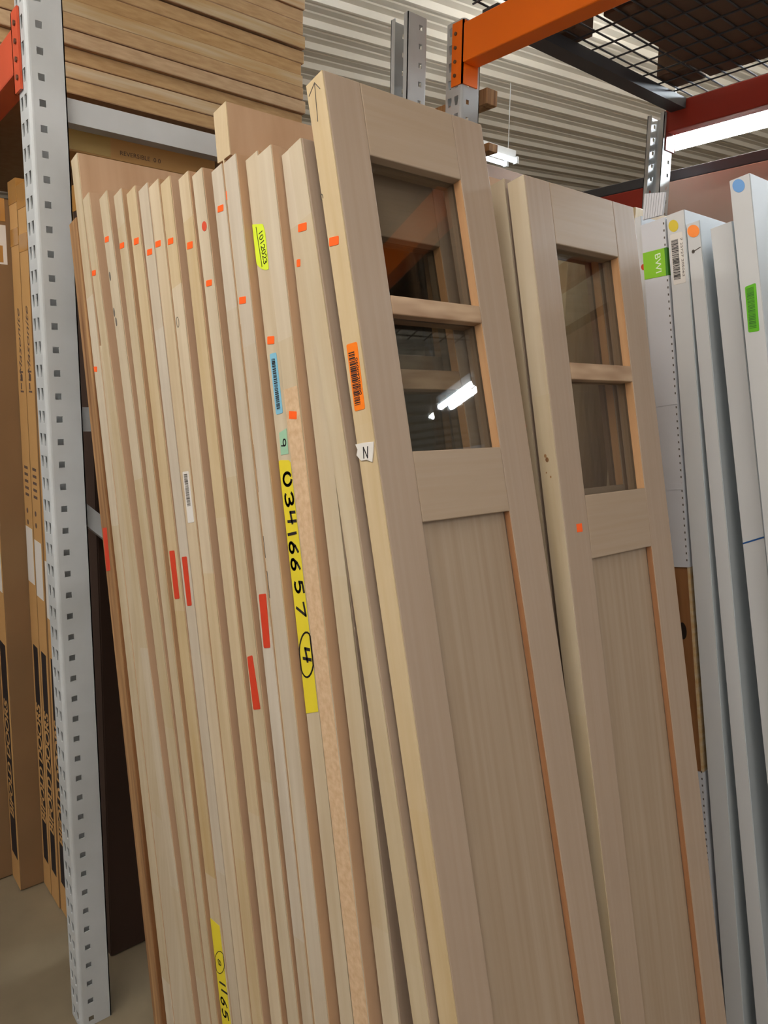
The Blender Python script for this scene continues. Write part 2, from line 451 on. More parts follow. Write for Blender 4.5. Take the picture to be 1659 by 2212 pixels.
beam('red-orange front beam fixed to the left upright, running out of frame at upper left', -2.62, -.0825, -.031, .05, 2.279, 2.371, M['red_paint'], [(-.076, -1, 1)], web_y=-.0275, conn_z=(2.235, 2.395))
beam('bright orange beam crossing the top of the picture above the tall glazed door', .0065, 2.70, 1.226, .066, 2.612, 2.724, M['orange_paint'], [(0, 1, 1)], web_y=1.233, conn_z=(2.555, 2.735))
beam('dark red beam beyond the wire deck, just above the bright fluorescent lamp', .0065, 2.70, 2.385, .06, 2.664, 2.772, M['darkred_paint'], [(0, 1, -1)], web_y=2.451, conn_z=(2.60, 2.78))
beam('low dark red beam behind the second glazed door, left of the far upright', -1.6, -.17, 2.60, .05, 2.39, 2.535, M['darkred_paint'], [], web_y=2.66, conn_z=(2.4, 2.5), name='rack_beam')
beam('thin dark steel bar beyond the far upright, under the bright fluorescent lamp', -1.6, 2.6, 2.602, .045, 2.5355, 2.580, M['steel_dark'], [], web_y=2.66, conn_z=(2.4, 2.5), name='steel_bar')
beam('dark beam along the rear edge of the left bay, under the flat board stack', -2.62, -.0825, 1.04, .05, 2.279, 2.371, M['red_paint'], [(-.076, -1, -1)], web_y=1.087, conn_z=(2.235, 2.395), bolts=False)

# ------------------------------------------------------------------ wire deck of the rear rack and what lies on it
t = thing('wire_deck', 'dark wire mesh deck spanning the orange and dark red beams, upper right', 'wire deck', (1.35, 1.84, 2.775))
w = MB()
xx = .03
while xx < 2.66: w.tube((xx-1.35, -.60, 0.008), (xx-1.35, .60, 0.008), .0032, 6); xx += .062
yy = 1.25
while yy < 2.45: w.tube((.02-1.35, yy-1.84, .0022), (2.66-1.35, yy-1.84, .0022), .0032, 6); yy += .105
obj('wire_mesh', w, M['steel_dark'], t)
for xx in (.02, .82, 1.62, 2.42):
    obj('support_channel', MB().box(xx-1.35, xx+.062-1.35, 1.292-1.84, 2.384-1.84, -.040, -.002), M['steel_dark'], t)
def carton(name, label, cat, x0, x1, y0, y1, z0, z1, mat, flaps=True, group=None):
    o = thing(name, label, cat, ((x0+x1)/2, (y0+y1)/2, z0), group=group)
    hx, hy, h = (x1-x0)/2, (y1-y0)/2, z1-z0
    obj('carton_body', MB().box(-hx, hx, -hy, hy, 0, h), mat, o, .004)
    if flaps: obj('tape', MB().box(-hx-.0006, hx+.0006, -.025, .025, h-.05, h+.0006), M['tape'], o)
    return o
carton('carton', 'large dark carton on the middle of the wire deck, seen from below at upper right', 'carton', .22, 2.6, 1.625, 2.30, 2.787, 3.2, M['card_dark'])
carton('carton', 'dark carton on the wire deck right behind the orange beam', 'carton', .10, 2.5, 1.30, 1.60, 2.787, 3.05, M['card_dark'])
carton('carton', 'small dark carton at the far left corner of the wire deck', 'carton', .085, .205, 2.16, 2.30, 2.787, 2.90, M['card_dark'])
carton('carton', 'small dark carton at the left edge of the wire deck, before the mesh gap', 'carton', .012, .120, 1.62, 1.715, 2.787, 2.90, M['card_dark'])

# boards and cartons stored (the large one beyond the far upright shows above the white doors)
carton('carton', 'large greyish-brown carton beyond the far upright, above the white doors', 'carton', -.165, 2.6, 2.60, 3.15, 0.0, 2.535, M['card_grey'], False)
# boards and cartons stored in the rear rack, tops only in view
carton('carton', 'olive-brown long carton high in the rear rack, left of the far upright', 'carton', -1.0, -.6, 1.9, 2.58, 0.0, 2.60, M['card_dark'], False)
carton('carton', 'brown carton under the loose planks, mostly hidden by the tall glazed door', 'carton', -1.3, -.5, 1.33, 1.85, 0.0, 2.529, M['card_dark'], False)
for (x1, y0, z1, lab) in ((-.005, 1.35, 2.577, 'loose plank end behind the rear upright, level with the orange connector'),
                          (-.318, 1.70, 2.559, 'loose brown plank end just right of the tall glazed door, under the ceiling')):
    tag(obj('wooden_plank', MB().box(-1.25, x1, y0, y0+.05, 2.5295, z1), M['edge_raw'], None, .002), lab, 'plank', 'loose planks in the rear rack')
for i, (x0, x1, y0, y1, z1, lab) in enumerate(((.28, .32, 1.38, 1.9, 2.165, 'pale board top just peeking over the second glazed door'),
                                               (.42, .46, 1.5, 1.9, 2.16, 'second pale board top peeking over the second glazed door, further right'))):
    tag(obj('wooden_board', MB().box(x0, x1, y0, y1, 0.0, z1), M['edge_yellow'], None, .002), lab, 'board', 'boards standing in the rear rack')

# ------------------------------------------------------------------ fluorescent lamps
def lamp(label, x0, x1, y, z, tube_mat, along='x', wires=True, group=None, shade=True, tr=.019, sp=.055):
    L = x1 - x0
    t = thing('fluorescent_lamp', label, 'lamp', ((x0+x1)/2, y, z), (0, 0, 0 if along == 'x' else math.pi/2), group)
    hl = L/2
    hs = MB().box(-hl, hl, -.045, .045, .045, .105)
    obj('housing', hs, M['lamp_white'], t, .004)
    for sg in (-1, 1) if shade else ():
        rf = MB()
        a = [(sg*.045, .05), (sg*.13, .012), (sg*.13, .015), (sg*.045, .053)]
        if sg < 0: a = a[::-1]
        rf.prism_yz(a, -hl, hl)
        obj('reflector', rf, M['lamp_white'], t)
    for sg in (-1, 1):
        obj('tube', MB().tube((-hl+.02, sg*sp, .018), (hl-.02, sg*sp, .018), tr, 14), tube_mat, t)
        for ex in (-hl, hl-.02):
            obj('lamp_holder', MB().box(ex, ex+.02, sg*sp-.022, sg*sp+.022, -.004, .05), M['lamp_white'], t)
    if wires:
        h = roof_z(y) - z
        for sx in (-hl+.05, hl-.05):
            obj('hanger_wire', MB().tube((sx, 0, .105), (sx, 0, h), .003, 6), M['lamp_white'], t)
    return t
lamp('bright white fluorescent strip lamp hanging at the right behind the dark red beam', -.74, 1.72, 3.60, 3.04, M['back_tube'], shade=False, tr=.036, sp=.085)
lamp('fluorescent strip lamp further along the rear aisle, mirrored in the tall glazed door', 3.46, 3.86, 3.27, 3.0, M['back_tube'], shade=False)
lamp('small distant fluorescent lamp just right of the tall glazed door', -3.25, -2.05, 3.86, 3.5, M['far_tube'], along='y', shade=False)
lamp('fluorescent strip lamp over the left part of the front aisle', -.3, 2.1, -1.15, 2.85, M['aisle_tube'])
lamp('fluorescent strip lamp over the right part of the front aisle', 2.35, 4.75, -1.15, 2.85, M['aisle_tube'])

# ------------------------------------------------------------------ flat boards on the left bay shelf
z = 2.372
rnd = random.Random(4)
NB = 14
for k in range(NB):
    h = .036
    dx = rnd.uniform(-.008, .008); y1 = .897 + rnd.uniform(-.006, .006)
    m = M['board_pale'] if k in (1, 5, 8, 11) else M['board']
    pos = 'lowest' if k == 0 else ('topmost in view' if k == NB-1 else '%s from the bottom' % ('second third fourth fifth sixth seventh eighth ninth tenth eleventh twelfth thirteenth'.split()[k-1]))
    o = thing('particle_board_slab', 'tan particle board slab lying flat on the left shelf, %s' % pos, 'board', (-.97+dx, .43, z), group='particle board slabs on the left shelf')
    obj('board_edge', MB().box(-.6, .6, -.455, y1-.43, .0012, h-.0006), m, o, .0015)
    obj('face_skin', MB().box(-.598, .599, -.453, y1-.432, h-.0006, h), M['veneer'], o)
    obj('face_skin', MB().box(-.598, .599, -.453, y1-.432, .0002, .0012), M['veneer'], o)
    z += h + (.004 if k in (1, 3, 7, 9) else .0006)

# ------------------------------------------------------------------ leaning doors
# (x of the right-hand foot, depth of the front edge, lean, thickness at foot, thickness at head, height along the face)
DOORS = {
  'P1':(0.5165,0.0300,0.19323,0.0410,0.0410,2.1294),
  'Q':(0.4384,0.0300,0.17847,0.0480,0.0480,2.0000),
  'D1':(0.6582,0.0300,0.24120,0.0425,0.0380,2.0620),
  'D2':(0.7267,0.0300,0.22750,0.0430,0.0430,2.0399),
  'D3':(0.7527,0.0300,0.20590,0.0240,0.0390,2.0196),
  'D4':(0.8130,0.0320,0.20653,0.0410,0.0410,2.0133),
  'D5':(0.8483,0.0320,0.19755,0.0330,0.0400,2.0037),
  'D6':(0.8865,0.0320,0.19402,0.0360,0.0405,1.9993),
  'D7':(0.9296,0.0320,0.19309,0.0380,0.0380,1.9945),
  'D8':(0.9895,0.0360,0.19365,0.0360,0.0360,1.9904),
  'D9':(1.0424,0.0400,0.20025,0.0350,0.0350,1.9904),
  'D10':(1.0734,0.0420,0.18624,0.0289,0.0340,1.9782),
  'D12':(1.1208,0.0420,0.18834,0.0370,0.0370,1.9835),
  'D13':(1.1732,0.0550,0.19503,0.0350,0.0350,1.9837),
  'D14':(1.2190,0.0520,0.19763,0.0370,0.0370,1.9826),
  'C1':(1.2784,0.0660,0.20702,0.0380,0.0379,1.9811),
  'C2':(1.4070,0.0500,0.25329,0.0360,0.0314,1.9978),
  'A':(1.4425,0.0600,0.24543,0.0328,0.0375,2.0691),
  'B':(1.3942,0.3800,0.20339,0.0325,0.0325,1.9734),
  'B0':(1.3479,0.3850,0.20123,0.0290,0.0290,1.9767),
  'W3':(1.3024,0.8500,0.16106,0.0360,0.0360,1.9863),
  'W4':(1.3623,0.8500,0.17703,0.0280,0.0260,1.9674),
  'W5':(1.4508,0.8500,0.19160,0.0400,0.0400,1.9607),
  'W6':(1.4963,0.8200,0.18851,0.0350,0.0350,2.0282),
  'W1':(1.1945,0.8600,0.15500,0.0140,0.0140,1.9902),
  'W2':(1.2513,0.8500,0.15533,0.0450,0.0450,1.9747),
}
ST = [
  ('D1', 'orange', [(-0.0357, 1.9134), (-0.0143, 1.9081), (-0.0182, 1.8981), (-0.0397, 1.9034)]),
  ('P1', 'orange', [(-0.0412, 1.6981), (-0.0205, 1.6939), (-0.0241, 1.6832), (-0.0449, 1.6872)]),
  ('D2', 'orange', [(-0.0367, 1.9621), (-0.017, 1.9574), (-0.0205, 1.9479), (-0.0402, 1.9525)]),
  ('D3', 'orange', [(-0.0341, 1.9287), (-0.0136, 1.9244), (-0.0166, 1.9151), (-0.0372, 1.9194)]),
  ('D4', 'orange', [(-0.0294, 1.9277), (-0.0082, 1.9232), (-0.0115, 1.9127), (-0.0327, 1.9171)]),
  ('D5', 'orange', [(-0.0297, 1.8967), (-0.0089, 1.8925), (-0.0116, 1.883), (-0.0326, 1.8871)]),
  ('D6', 'orange', [(-0.0361, 1.9052), (-0.0152, 1.901), (-0.0178, 1.8917), (-0.0387, 1.8958)]),
  ('D7', 'orange', [(-0.0303, 1.9007), (-0.0106, 1.8968), (-0.013, 1.8877), (-0.0328, 1.8915)]),
  ('D8', 'orange', [(-0.0284, 1.8862), (-0.0095, 1.8824), (-0.0121, 1.8723), (-0.0311, 1.8759)]),
  ('D9', 'orange', [(-0.0259, 1.8233), (-0.0075, 1.8195), (-0.0097, 1.8108), (-0.0282, 1.8145)]),
  ('D10', 'orange', [(-0.0243, 1.9231), (-0.0069, 1.9198), (-0.009, 1.911), (-0.0264, 1.9142)]),
  ('D12', 'orange', [(-0.032, 1.7856), (-0.0131, 1.7819), (-0.0152, 1.7724), (-0.0341, 1.7759)]),
  ('D13', 'orange', [(-0.0269, 1.7279), (-0.0089, 1.7243), (-0.0112, 1.7137), (-0.0292, 1.7172)]),
  ('D14', 'orange', [(-0.0277, 1.6232), (-0.0087, 1.6193), (-0.0109, 1.6088), (-0.03, 1.6126)]),
  ('C2', 'orange', [(-0.032, 1.8968), (-0.0131, 1.8918), (-0.0156, 1.8824), (-0.0346, 1.8873)]),
  ('C1', 'orange', [(-0.0297, 1.8347), (-0.0213, 1.8329), (-0.0233, 1.8235), (-0.0317, 1.8252)]),
  ('A', 'orange', [(-0.0326, 1.8688), (-0.0134, 1.8639), (-0.0158, 1.8537), (-0.0351, 1.8584)]),
  ('D9', 'reddot', [(-0.0197, 1.9063), (-0.0104, 1.9105), (-0.0048, 1.9008), (-0.014, 1.8964)]),
  ('D4', 'red', [(-0.0335, 1.3618), (-0.0109, 1.3619), (-0.0127, 1.2755), (-0.0337, 1.2744)]),
  ('D5', 'red', [(-0.0292, 1.3564), (-0.0085, 1.3569), (-0.0104, 1.2714), (-0.029, 1.27)]),
  ('D9', 'red', [(-0.0312, 1.2324), (-0.014, 1.2367), (-0.0076, 1.1532), (-0.0303, 1.1493)]),
  ('D10', 'red', [(-0.0248, 1.3375), (-0.0032, 1.3396), (-0.0073, 1.258), (-0.0268, 1.2556)]),
  ('Q', 'red', [(-0.0395, 1.3455), (-0.0147, 1.3467), (-0.0193, 1.2545), (-0.0436, 1.2522)]),
  ('D6', 'whitebar', [(-0.0256, 1.5089), (-0.004, 1.5082), (-0.0049, 1.4214), (-0.0298, 1.4211)]),
  ('D13', 'lime', [(-0.0395, 1.8913), (-0.0343, 1.8914), (-0.0064, 1.8822), (-0.0026, 1.8701), (-0.0038, 1.817), (-0.0137, 1.8191), (-0.0243, 1.8248), (-0.0343, 1.834), (-0.0368, 1.8408)]),
  ('D13', 'limeline', [(-0.0245, 1.8839), (-0.0201, 1.8261)]),
  ('D13', 'limetext', [(-0.0143, 1.8762), (-0.0095, 1.8267)]),
  ('D13', 'bluebar', [(-0.0261, 1.7025), (-0.0084, 1.7011), (-0.0083, 1.6151), (-0.0266, 1.6155)]),
  ('D13', 'green9', [(-0.0239, 1.5891), (-0.0037, 1.5924), (-0.0053, 1.5569), (-0.0255, 1.5574)]),
  ('D13', 'yellow', [(-0.0334, 1.549), (-0.0289, 1.5505), (-0.0068, 1.5479), (-0.0026, 1.5441), (-0.0018, 1.1913), (-0.0343, 1.1839)]),
  ('D13', 'ytext', [(-0.0149, 1.5218), (-0.0157, 1.4927), (-0.0153, 1.4672), (-0.0184, 1.444), (-0.0189, 1.4236), (-0.0189, 1.3995), (-0.0154, 1.3683), (-0.0173, 1.3351), (-0.0157, 1.2709)]),
  ('D13', 'yov', [(-0.0356, 1.2692), (-0.0092, 1.3031), (0.0037, 1.2726), (-0.0211, 1.2378)]),
  ('D14', 'rough', [(-0.0383, 1.6541), (-0.0057, 1.6535), (-0.0303, 1.2043), (-0.0674, 0.8551)]),
  ('D4', 'yellow2', [(-0.0455, 0.6935), (-0.0052, 0.6919), (-0.0084, 0.5156), (-0.043, 0.4996)]),
  ('D4', 'y2text', [(-0.0194, 0.5828), (-0.0152, 0.5705), (-0.0226, 0.5482), (-0.0224, 0.5275), (-0.0216, 0.6202)]),
  ('D4', 'y2ov', [(-0.0425, 0.6119), (-0.0157, 0.6433), (0.0004, 0.6289), (-0.025, 0.5997)]),
  ('A', 'orangebar', [(-0.0286, 1.7304), (-0.0069, 1.7279), (-0.0096, 1.6448), (-0.0305, 1.6459)]),
  ('A', 'npaper', [(-0.0376, 1.6056), (-0.001, 1.6022), (-0.0092, 1.5786), (-0.0382, 1.5919)]),
  ('A', 'arrow', [(-0.0185, 2.0623), (-0.0227, 2.0149), (-0.0332, 2.0532), (-0.0092, 2.0494)]),
  ('A', 'pen', [(-0.0404, 1.9256), (-0.0354, 1.9203)]),
  ('W3', 'yellowdot', [(-0.0324, 1.9657), (-0.0218, 1.9735), (-0.0131, 1.9594), (-0.0236, 1.9515)]),
  ('W3', 'bar', [(-0.029, 1.9366), (-0.0146, 1.9356), (-0.0125, 1.8604), (-0.0289, 1.8622)]),
  ('W4', 'orangedot', [(-0.0242, 1.9548), (-0.0117, 1.9617), (-0.0014, 1.9471), (-0.0138, 1.9393)]),
  ('W4', 'pencil', [(-0.0165, 1.9139), (-0.0024, 1.9176)]),
  ('W6', 'bluedot', [(-0.0301, 2.0181), (-0.0187, 2.0247), (-0.0097, 2.01), (-0.0209, 2.0024)]),
  ('W6', 'greenbar', [(-0.0262, 1.8409), (-0.0073, 1.8425), (-0.0093, 1.7603), (-0.0278, 1.762)]),
  ('W5', 'blueline', [(-0.0417, 1.3837), (-0.0009, 1.3938)]),
  ('W2', 'glabel', [(-0.0471, 1.9235), (0.0035, 1.9192), (0.0039, 1.8653), (-0.0466, 1.8702)]),
  ('W2', 'flap', [(-0.0358, 2.0323), (0.0064, 2.0208), (-0.0023, 1.981), (-0.0443, 1.9846)]),
  ('W2', 'wraptop', [(-0.0487, 1.9806), (-0.0018, 1.9752), (-0.0078, 1.3022), (0.0036, 1.3026)]),
  ('W2', 'wrapbot', [(-0.0096, 0.8937), (0.006, 0.8994), (0.005, 0.684), (0.0086, 0.6015)]),
  ('W1', 'reddot', [(-0.0068, 1.8913), (-0.0003, 1.8958), (0.0052, 1.888), (-0.0013, 1.8834)]),
  ('B0', 'reddot', [(-0.0208, 1.6018), (-0.0152, 1.6059), (-0.011, 1.6002), (-0.0166, 1.5961)]),
]

def by_door(k, kind): return [p for (d, q, p) in ST if d == k and q == kind]
EF, EB = -.0006, -.0001      # stickers sit on the front edge

def rounded(poly, r):
    out = []
    n = len(poly)
    for i in range(n):
        p = Vector(poly[i]); a = Vector(poly[i-1]) - p; b = Vector(poly[(i+1) % n]) - p
        rr = min(r, a.length*.45, b.length*.45)
        A_, B_ = p + a.normalized()*rr, p + b.normalized()*rr
        for f in (0, .25, .5, .75, 1):
            q = A_*(1-f)**2 + p*2*f*(1-f) + B_*f*f
            out.append((q.x, q.y))
    return out

def price_sticker(t, poly, mat='s_orange', name='price_sticker', label=None):
    if name in ('price_sticker', 'barcode_label', 'paper_label'): poly = rounded(poly, .0016 if name == 'price_sticker' else .0030)
    o = obj(name, sheet(MB(), poly, EF, EB), M[mat], t)
    if label: o['label'] = label
    return o

def blob(poly, n=18):
    """ellipse through left, top, right, bottom points"""
    c = Vector((0, 0))
    for p in poly: c += Vector(p)/4
    a = (Vector(poly[2]) - Vector(poly[0]))/2; b = (Vector(poly[1]) - Vector(poly[3]))/2
    return [tuple(c + a*math.cos(2*math.pi*i/n) + b*math.sin(2*math.pi*i/n)) for i in range(n)]

def new_door(k, name, label, cat, group):
    x0, y, th, tb, tt, H = DOORS[k]
    return thing(name, label, cat, (x0, y, 0), (0, -th, 0), group)

def slab_poly(k, a=0.0, b=0.0):
    x0, y, th, tb, tt, H = DOORS[k]
    return [(-tb, max(tb*math.tan(th), .0)), (0-b, 0.0004), (0-b, H), (-tt, H)]

def flush_door(k, label, edge='edge', face='veneer', W=.355, group='flush doors in the pale stack', name='door_slab', cat='door'):
    t = new_door(k, name, label, cat, group)
    x0, y, th, tb, tt, H = DOORS[k]
    obj('door_face', MB().prism_xz([(-tb, tb*math.tan(th)), (0, .0005), (0, H), (-tt, H)], .0016, W), M[face], t, .0008)
    obj('edge_strip', MB().prism_xz([(-tb+.0006, tb*math.tan(th)), (-.0008, .0005), (-.0008, H-.0005), (-tt+.0006, H-.0005)], 0, .0015), M[edge], t)
    for p in by_door(k, 'orange'): price_sticker(t, [(min(max(a, -(tb+(tt-tb)*b/H)+.0008), -.0008), b) for a, b in p])
    for p in by_door(k, 'red'): price_sticker(t, p, 's_red', 'paper_label', 'long red label')
    for p in by_door(k, 'reddot'): price_sticker(t, blob(p), 's_reddot', 'round_sticker')
    return t

def sidelight(k, label, uL, uR, W, g1, g2, pt, group, edge='edge', br=.24):
    """two-lite sidelight: stiles, rails, muntin, glass panes, flat lower panel. g1,g2 = (low, high) of the lites; pt = panel top"""
    t = new_door(k, 'glazed_sidelight_door', label, 'door', group)
    x0, y, th, tb, tt, H = DOORS[k]
    def tk(s): return tb + (tt-tb)*s/H
    def piece(name, u0, u1, s0, s1, mat, ta=0.0, tb_=None, bev=.0015):
        pb = -tk(s0) if tb_ is None else tb_
        pp = -tk(s1) if tb_ is None else tb_
        return obj(name, MB().prism_xz([(pb, s0), (ta, s0), (ta, s1), (pp, s1)], u0, u1), M[mat], t, bev)
    f = tb*math.tan(th)
    piece('stile', .0016, uL, f, H, 'fir'); piece('stile', uR, W, f, H, 'fir')
    piece('top_rail', uL, uR, g1[1], H, 'fir_rail')
    piece('muntin', uL, uR, g2[1], g1[0], 'fir_wavy')
    piece('lock_rail', uL, uR, pt, g2[0], 'fir_rail')
    piece('bottom_rail', uL, uR, f, br, 'fir_rail')
    piece('panel', uL, uR-.0030, br, pt, 'fir_panel', -.0100, -.0265, 0)
    piece('reveal_strip', uR-.0012, uR, br, pt, 'fir_orange', -.0012, -.0100, 0)
    for g in (g1, g2):
        piece('glazing_bead', uR-.0012, uR, g[0], g[1], 'fir_bead', -.0012, -.0145, 0)
        piece('glass_pane', uL, uR, g[0], g[1], 'glass', -.0145, -.0195, 0)
    obj('edge_strip', MB().prism_xz([(-tb+.0006, f), (-.0008, .0005), (-.0008, H-.0005), (-tt+.0006, H-.0005)], 0, .0015), M[edge], t)
    for p in by_door(k, 'orange'): price_sticker(t, p)
    for p in by_door(k, 'reddot'): price_sticker(t, blob(p), 's_reddot', 'round_sticker')
    return t

G = 'flush doors in the pale stack'
flush_door('Q', 'brown raw-edged slab at the left end of the stack, half behind the grey upright', 'edge_raw', 'knotty', .7, name='door_slab')
flush_door('P1', 'tall cream-edged door at the left, its tan face rising above the shorter doors', 'edge', 'veneer', .76)
wd = MB().prism_xz([(.5183, 0.0), (.6125, 0.0), (.1953, 1.70), (.1851, 1.70)], .0316, .30)
wedge = tag(obj('wooden_plank', wd, M['edge'], None, .001), 'narrow tapering cream plank wedged between the tall left door and its neighbour', 'plank', G)
flush_door('D1', 'first short pale door right of the tall cream-edged one, one low orange sticker', 'edge')
d2 = flush_door('D2', 'second short pale door from the left, greyish knots near its top', 'edge')
flush_door('D3', 'third short pale door from the left, plain whitish edge with one orange sticker', 'edge')
d4 = flush_door('D4', 'fourth short door from the left, red label and yellow tape low on its edge', 'edge_yellow')
flush_door('D5', 'fifth short door from the left, whitish edge with a red label', 'edge_white')
d6 = flush_door('D6', 'sixth short door from the left, yellowish edge with a white barcode label', 'edge_yellow')
d7 = flush_door('D7', 'seventh short door from the left, yellowish edge with a round knot', 'edge_yellow')
flush_door('D8', 'eighth short door from the left, edge changing from yellow to white below its top', 'edge_yellow')
flush_door('D9', 'pale door with a round red sticker near its top and a red label low down', 'edge')
flush_door('D10', 'pinkish pale door left of the protruding tall tan board, red label lower down', 'edge_white')
flush_door('D12', 'whitish pale door right of the protruding tall tan board', 'edge_white')
d13 = flush_door('D13', 'pale door carrying the yellow-green label, blue barcode and long yellow number tape', 'edge')
d14 = flush_door('D14', 'pale door right of the yellow number tape, its lower edge rough particle core', 'edge')
# the tall board between D10 and D12: full thickness above them, a thin tongue between them
tall = thing('tall_board', 'tall tan board sticking up above the pale doors near the middle of the stack', 'board', (.70, .044, 0))
tp = [(1.0755-.70, .0), (1.0815-.70, .0), (.7108-.70, 1.9485), (.7300-.70, 1.9510), (.7190-.70, 2.0256), (.6807-.70, 2.0195), (.6914-.70, 1.9470), (.7077-.70, 1.9475)]
obj('board_face', MB().prism_xz(tp, .0016, .62), M['veneer'], tall)
obj('edge_strip', MB().prism_xz(tp, 0, .0015), M['edge_yellow'], tall)
price_sticker(tall, [(.0160, 1.903), (.0196, 1.903), (.0218, 1.890), (.0182, 1.890)], 's_orange')

# details of single doors
mk = M['ink']
(p,) = by_door('D13', 'lime'); p = [(max(a, -.0345), b) for a, b in p]
lm = price_sticker(d13, p, 's_lime', 'paper_label', 'yellow-green label with a handwritten date')
mb = MB(); (p,) = by_door('D13', 'limeline'); stroke(mb, p, .0011, EF-.0004, EF)
(p,) = by_door('D13', 'limetext'); a, b = Vector(p[0]), Vector(p[1])
dn = (b-a).normalized(); ac = Vector((-dn.y, dn.x))
for i, ch in enumerate('10/2023'):
    glyph(mb, ch, a.lerp(b, (i+.5)/7), .0062, .0095, dn, ac, .0011, EF-.0004, EF)
obj('handwriting', mb, mk, lm)
(p,) = by_door('D13', 'bluebar')
bl = price_sticker(d13, p, 's_blue', 'barcode_label', 'light blue barcode label')
obj('barcode', barcode_bars(p, .09, .93, .22, .72, 3, EF-.0003, EF), mk, bl)
(p,) = by_door('D13', 'green9')
gt = price_sticker(d13, p, 's_green', 'tape_piece', 'pale green tape with the figure 9')
mb = MB(); glyph(mb, '9', ((p[0][0]+p[2][0])/2, (p[0][1]+p[2][1])/2), .014, .013, (0, -1), (1, 0), .0018, EF-.0004, EF)
obj('handwriting', mb, mk, gt)
(p,) = by_door('D13', 'yellow')
yt = price_sticker(d13, p, 's_yellow', 'tape_strip', 'long yellow tape with handwritten numbers')
mb = MB(); (c,) = by_door('D13', 'ytext')
for ch, q in zip('03416657', c[:8]):
    glyph(mb, ch, q, .021, .021, (.08, -1), (1, .08), .0042, EF-.0004, EF)
glyph(mb, '4', c[8], .024, .019, (.08, -1), (1, .08), .0046, EF-.0004, EF)
(p,) = by_door('D13', 'yov'); e = [(min(max(a, -.0338), -.0012), b) for a, b in blob(p, 26)]; stroke(mb, e + [e[0]], .0026, EF-.0004, EF)
obj('handwriting', mb, mk, yt)
(p,) = by_door('D14', 'rough')
obj('rough_core_strip', sheet(MB(), [(-.0362, p[0][1]), (-.0012, p[1][1]), (-.0012, 1.20), (-.0012, .55), (-.0362, .55)], -.0004, 0), M['rough_core'], d14)['label'] = 'rough particle core showing on the edge'
(p,) = by_door('D4', 'yellow2')
y2 = price_sticker(d4, [(-.0405, p[0][1]), (-.0045, p[1][1]), (-.0045, p[2][1]), (-.0405, p[3][1]-.03)], 's_yellow', 'tape_strip', 'yellow tape with handwritten numbers')
mb = MB(); (c,) = by_door('D4', 'y2text')
for ch, q in zip('1165', c[:4]): glyph(mb, ch, (q[0], q[1]), .017, .022, (.1, -1), (1, .1), .0034, EF-.0004, EF)
glyph(mb, '8', c[4], .014, .011, (.1, -1), (1, .1), .0014, EF-.0004, EF)
(p,) = by_door('D4', 'y2ov'); e = [(min(max(a, -.039), -.002), b) for a, b in blob(p, 24)]; stroke(mb, e + [e[0]], .0012, EF-.0004, EF)
obj('handwriting', mb, mk, y2)
(p,) = by_door('D6', 'whitebar')
wb = price_sticker(d6, [(-.0300, p[0][1]), (-.0060, p[1][1]), (-.0060, p[2][1]), (-.0300, p[3][1])], 'paper', 'barcode_label', 'white barcode label')
obj('barcode', barcode_bars([(-.030, p[0][1]), (-.006, p[1][1]), (-.006, p[2][1]), (-.030, p[3][1])], .05, .68, .2, .75, 5, EF-.0003, EF), M['pencil'], wb)

# glazed doors of the front stack
GS = 'glazed sidelight doors'
sidelight('C1', 'pale glazed door second left of the tallest one, small narrow orange sticker on its edge', .059, .224, .286, (1.705, 1.885), (1.50, 1.68), 1.41, GS)
sidelight('C2', 'pale-edged glazed door directly left of the tallest one, seen again through its glass', .059, .224, .286, (1.700, 1.885), (1.497, 1.672), 1.405, GS, edge='edge')
A = sidelight('A', 'tallest glazed door, orange barcode label and pencilled arrow on its edge', .0590, .2240, .286, (1.790, 1.973), (1.588, 1.765), 1.497, GS, edge='edge_yellow')
sidelight('B0', 'pale-edged glazed door almost hidden between the two large glazed doors', .059, .224, .286, (1.699, 1.880), (1.496, 1.673), 1.40, GS)
B = sidelight('B', 'second large glazed door on the right, orange sticker on its face below the glass', .0588, .2240, .286, (1.698, 1.879), (1.495, 1.672), 1.398, GS, edge='edge')
fs = MB().box(.0001, .0006, .029, .042, 1.4415, 1.454)
obj('price_sticker', fs, M['s_orange'], B)
(p,) = by_door('A', 'orangebar')
ob = price_sticker(A, p, 's_orange_bar', 'barcode_label', 'orange barcode label')
obj('barcode', barcode_bars(p, .13, .92, .12, .66, 11, EF-.0003, EF, 26), mk, ob)
cx, cz = (p[1][0]+p[2][0])/2 - .0035, (p[1][1]+p[2][1])/2
text_mesh('lettering', '0600920800', mk, ob, frame((cx-.0012, EF-.0003, cz), (-.033, 0, -1), (1, 0, -.033)), .0062, width=.046)
(p,) = by_door('A', 'npaper')
npap = MB()
pts = [p[0], (-.02, 1.6045), p[1], (-.0045, 1.590), p[2], (-.020, 1.5832), (-.030, 1.5835), p[3], (-.0345, 1.5985)]
sheet(npap, pts, -.0016, -.0004)
po = obj('torn_paper', npap, M['paper'], A); po['label'] = 'torn white paper with a letter N'
mb = MB(); glyph(mb, 'N', (-.0185, 1.592), .0115, .0135, (1, -.1), (.1, 1), .0014, -.0020, -.0016)
obj('handwriting', mb, mk, po)
(p,) = by_door('A', 'arrow')
mb = MB(); stroke(mb, [p[0], p[1]], .0009, EF, EB); stroke(mb, [p[2], p[0], p[3]], .0009, EF, EB)
obj('arrow_mark', mb, M['pencil'], A)
mb = MB(); stroke(mb, arc(-.0362, 1.923, .0022, .0040, -30, 250, 8), .0008, EF, EB)
obj('pen_squiggle', mb, M['pencil'], A)
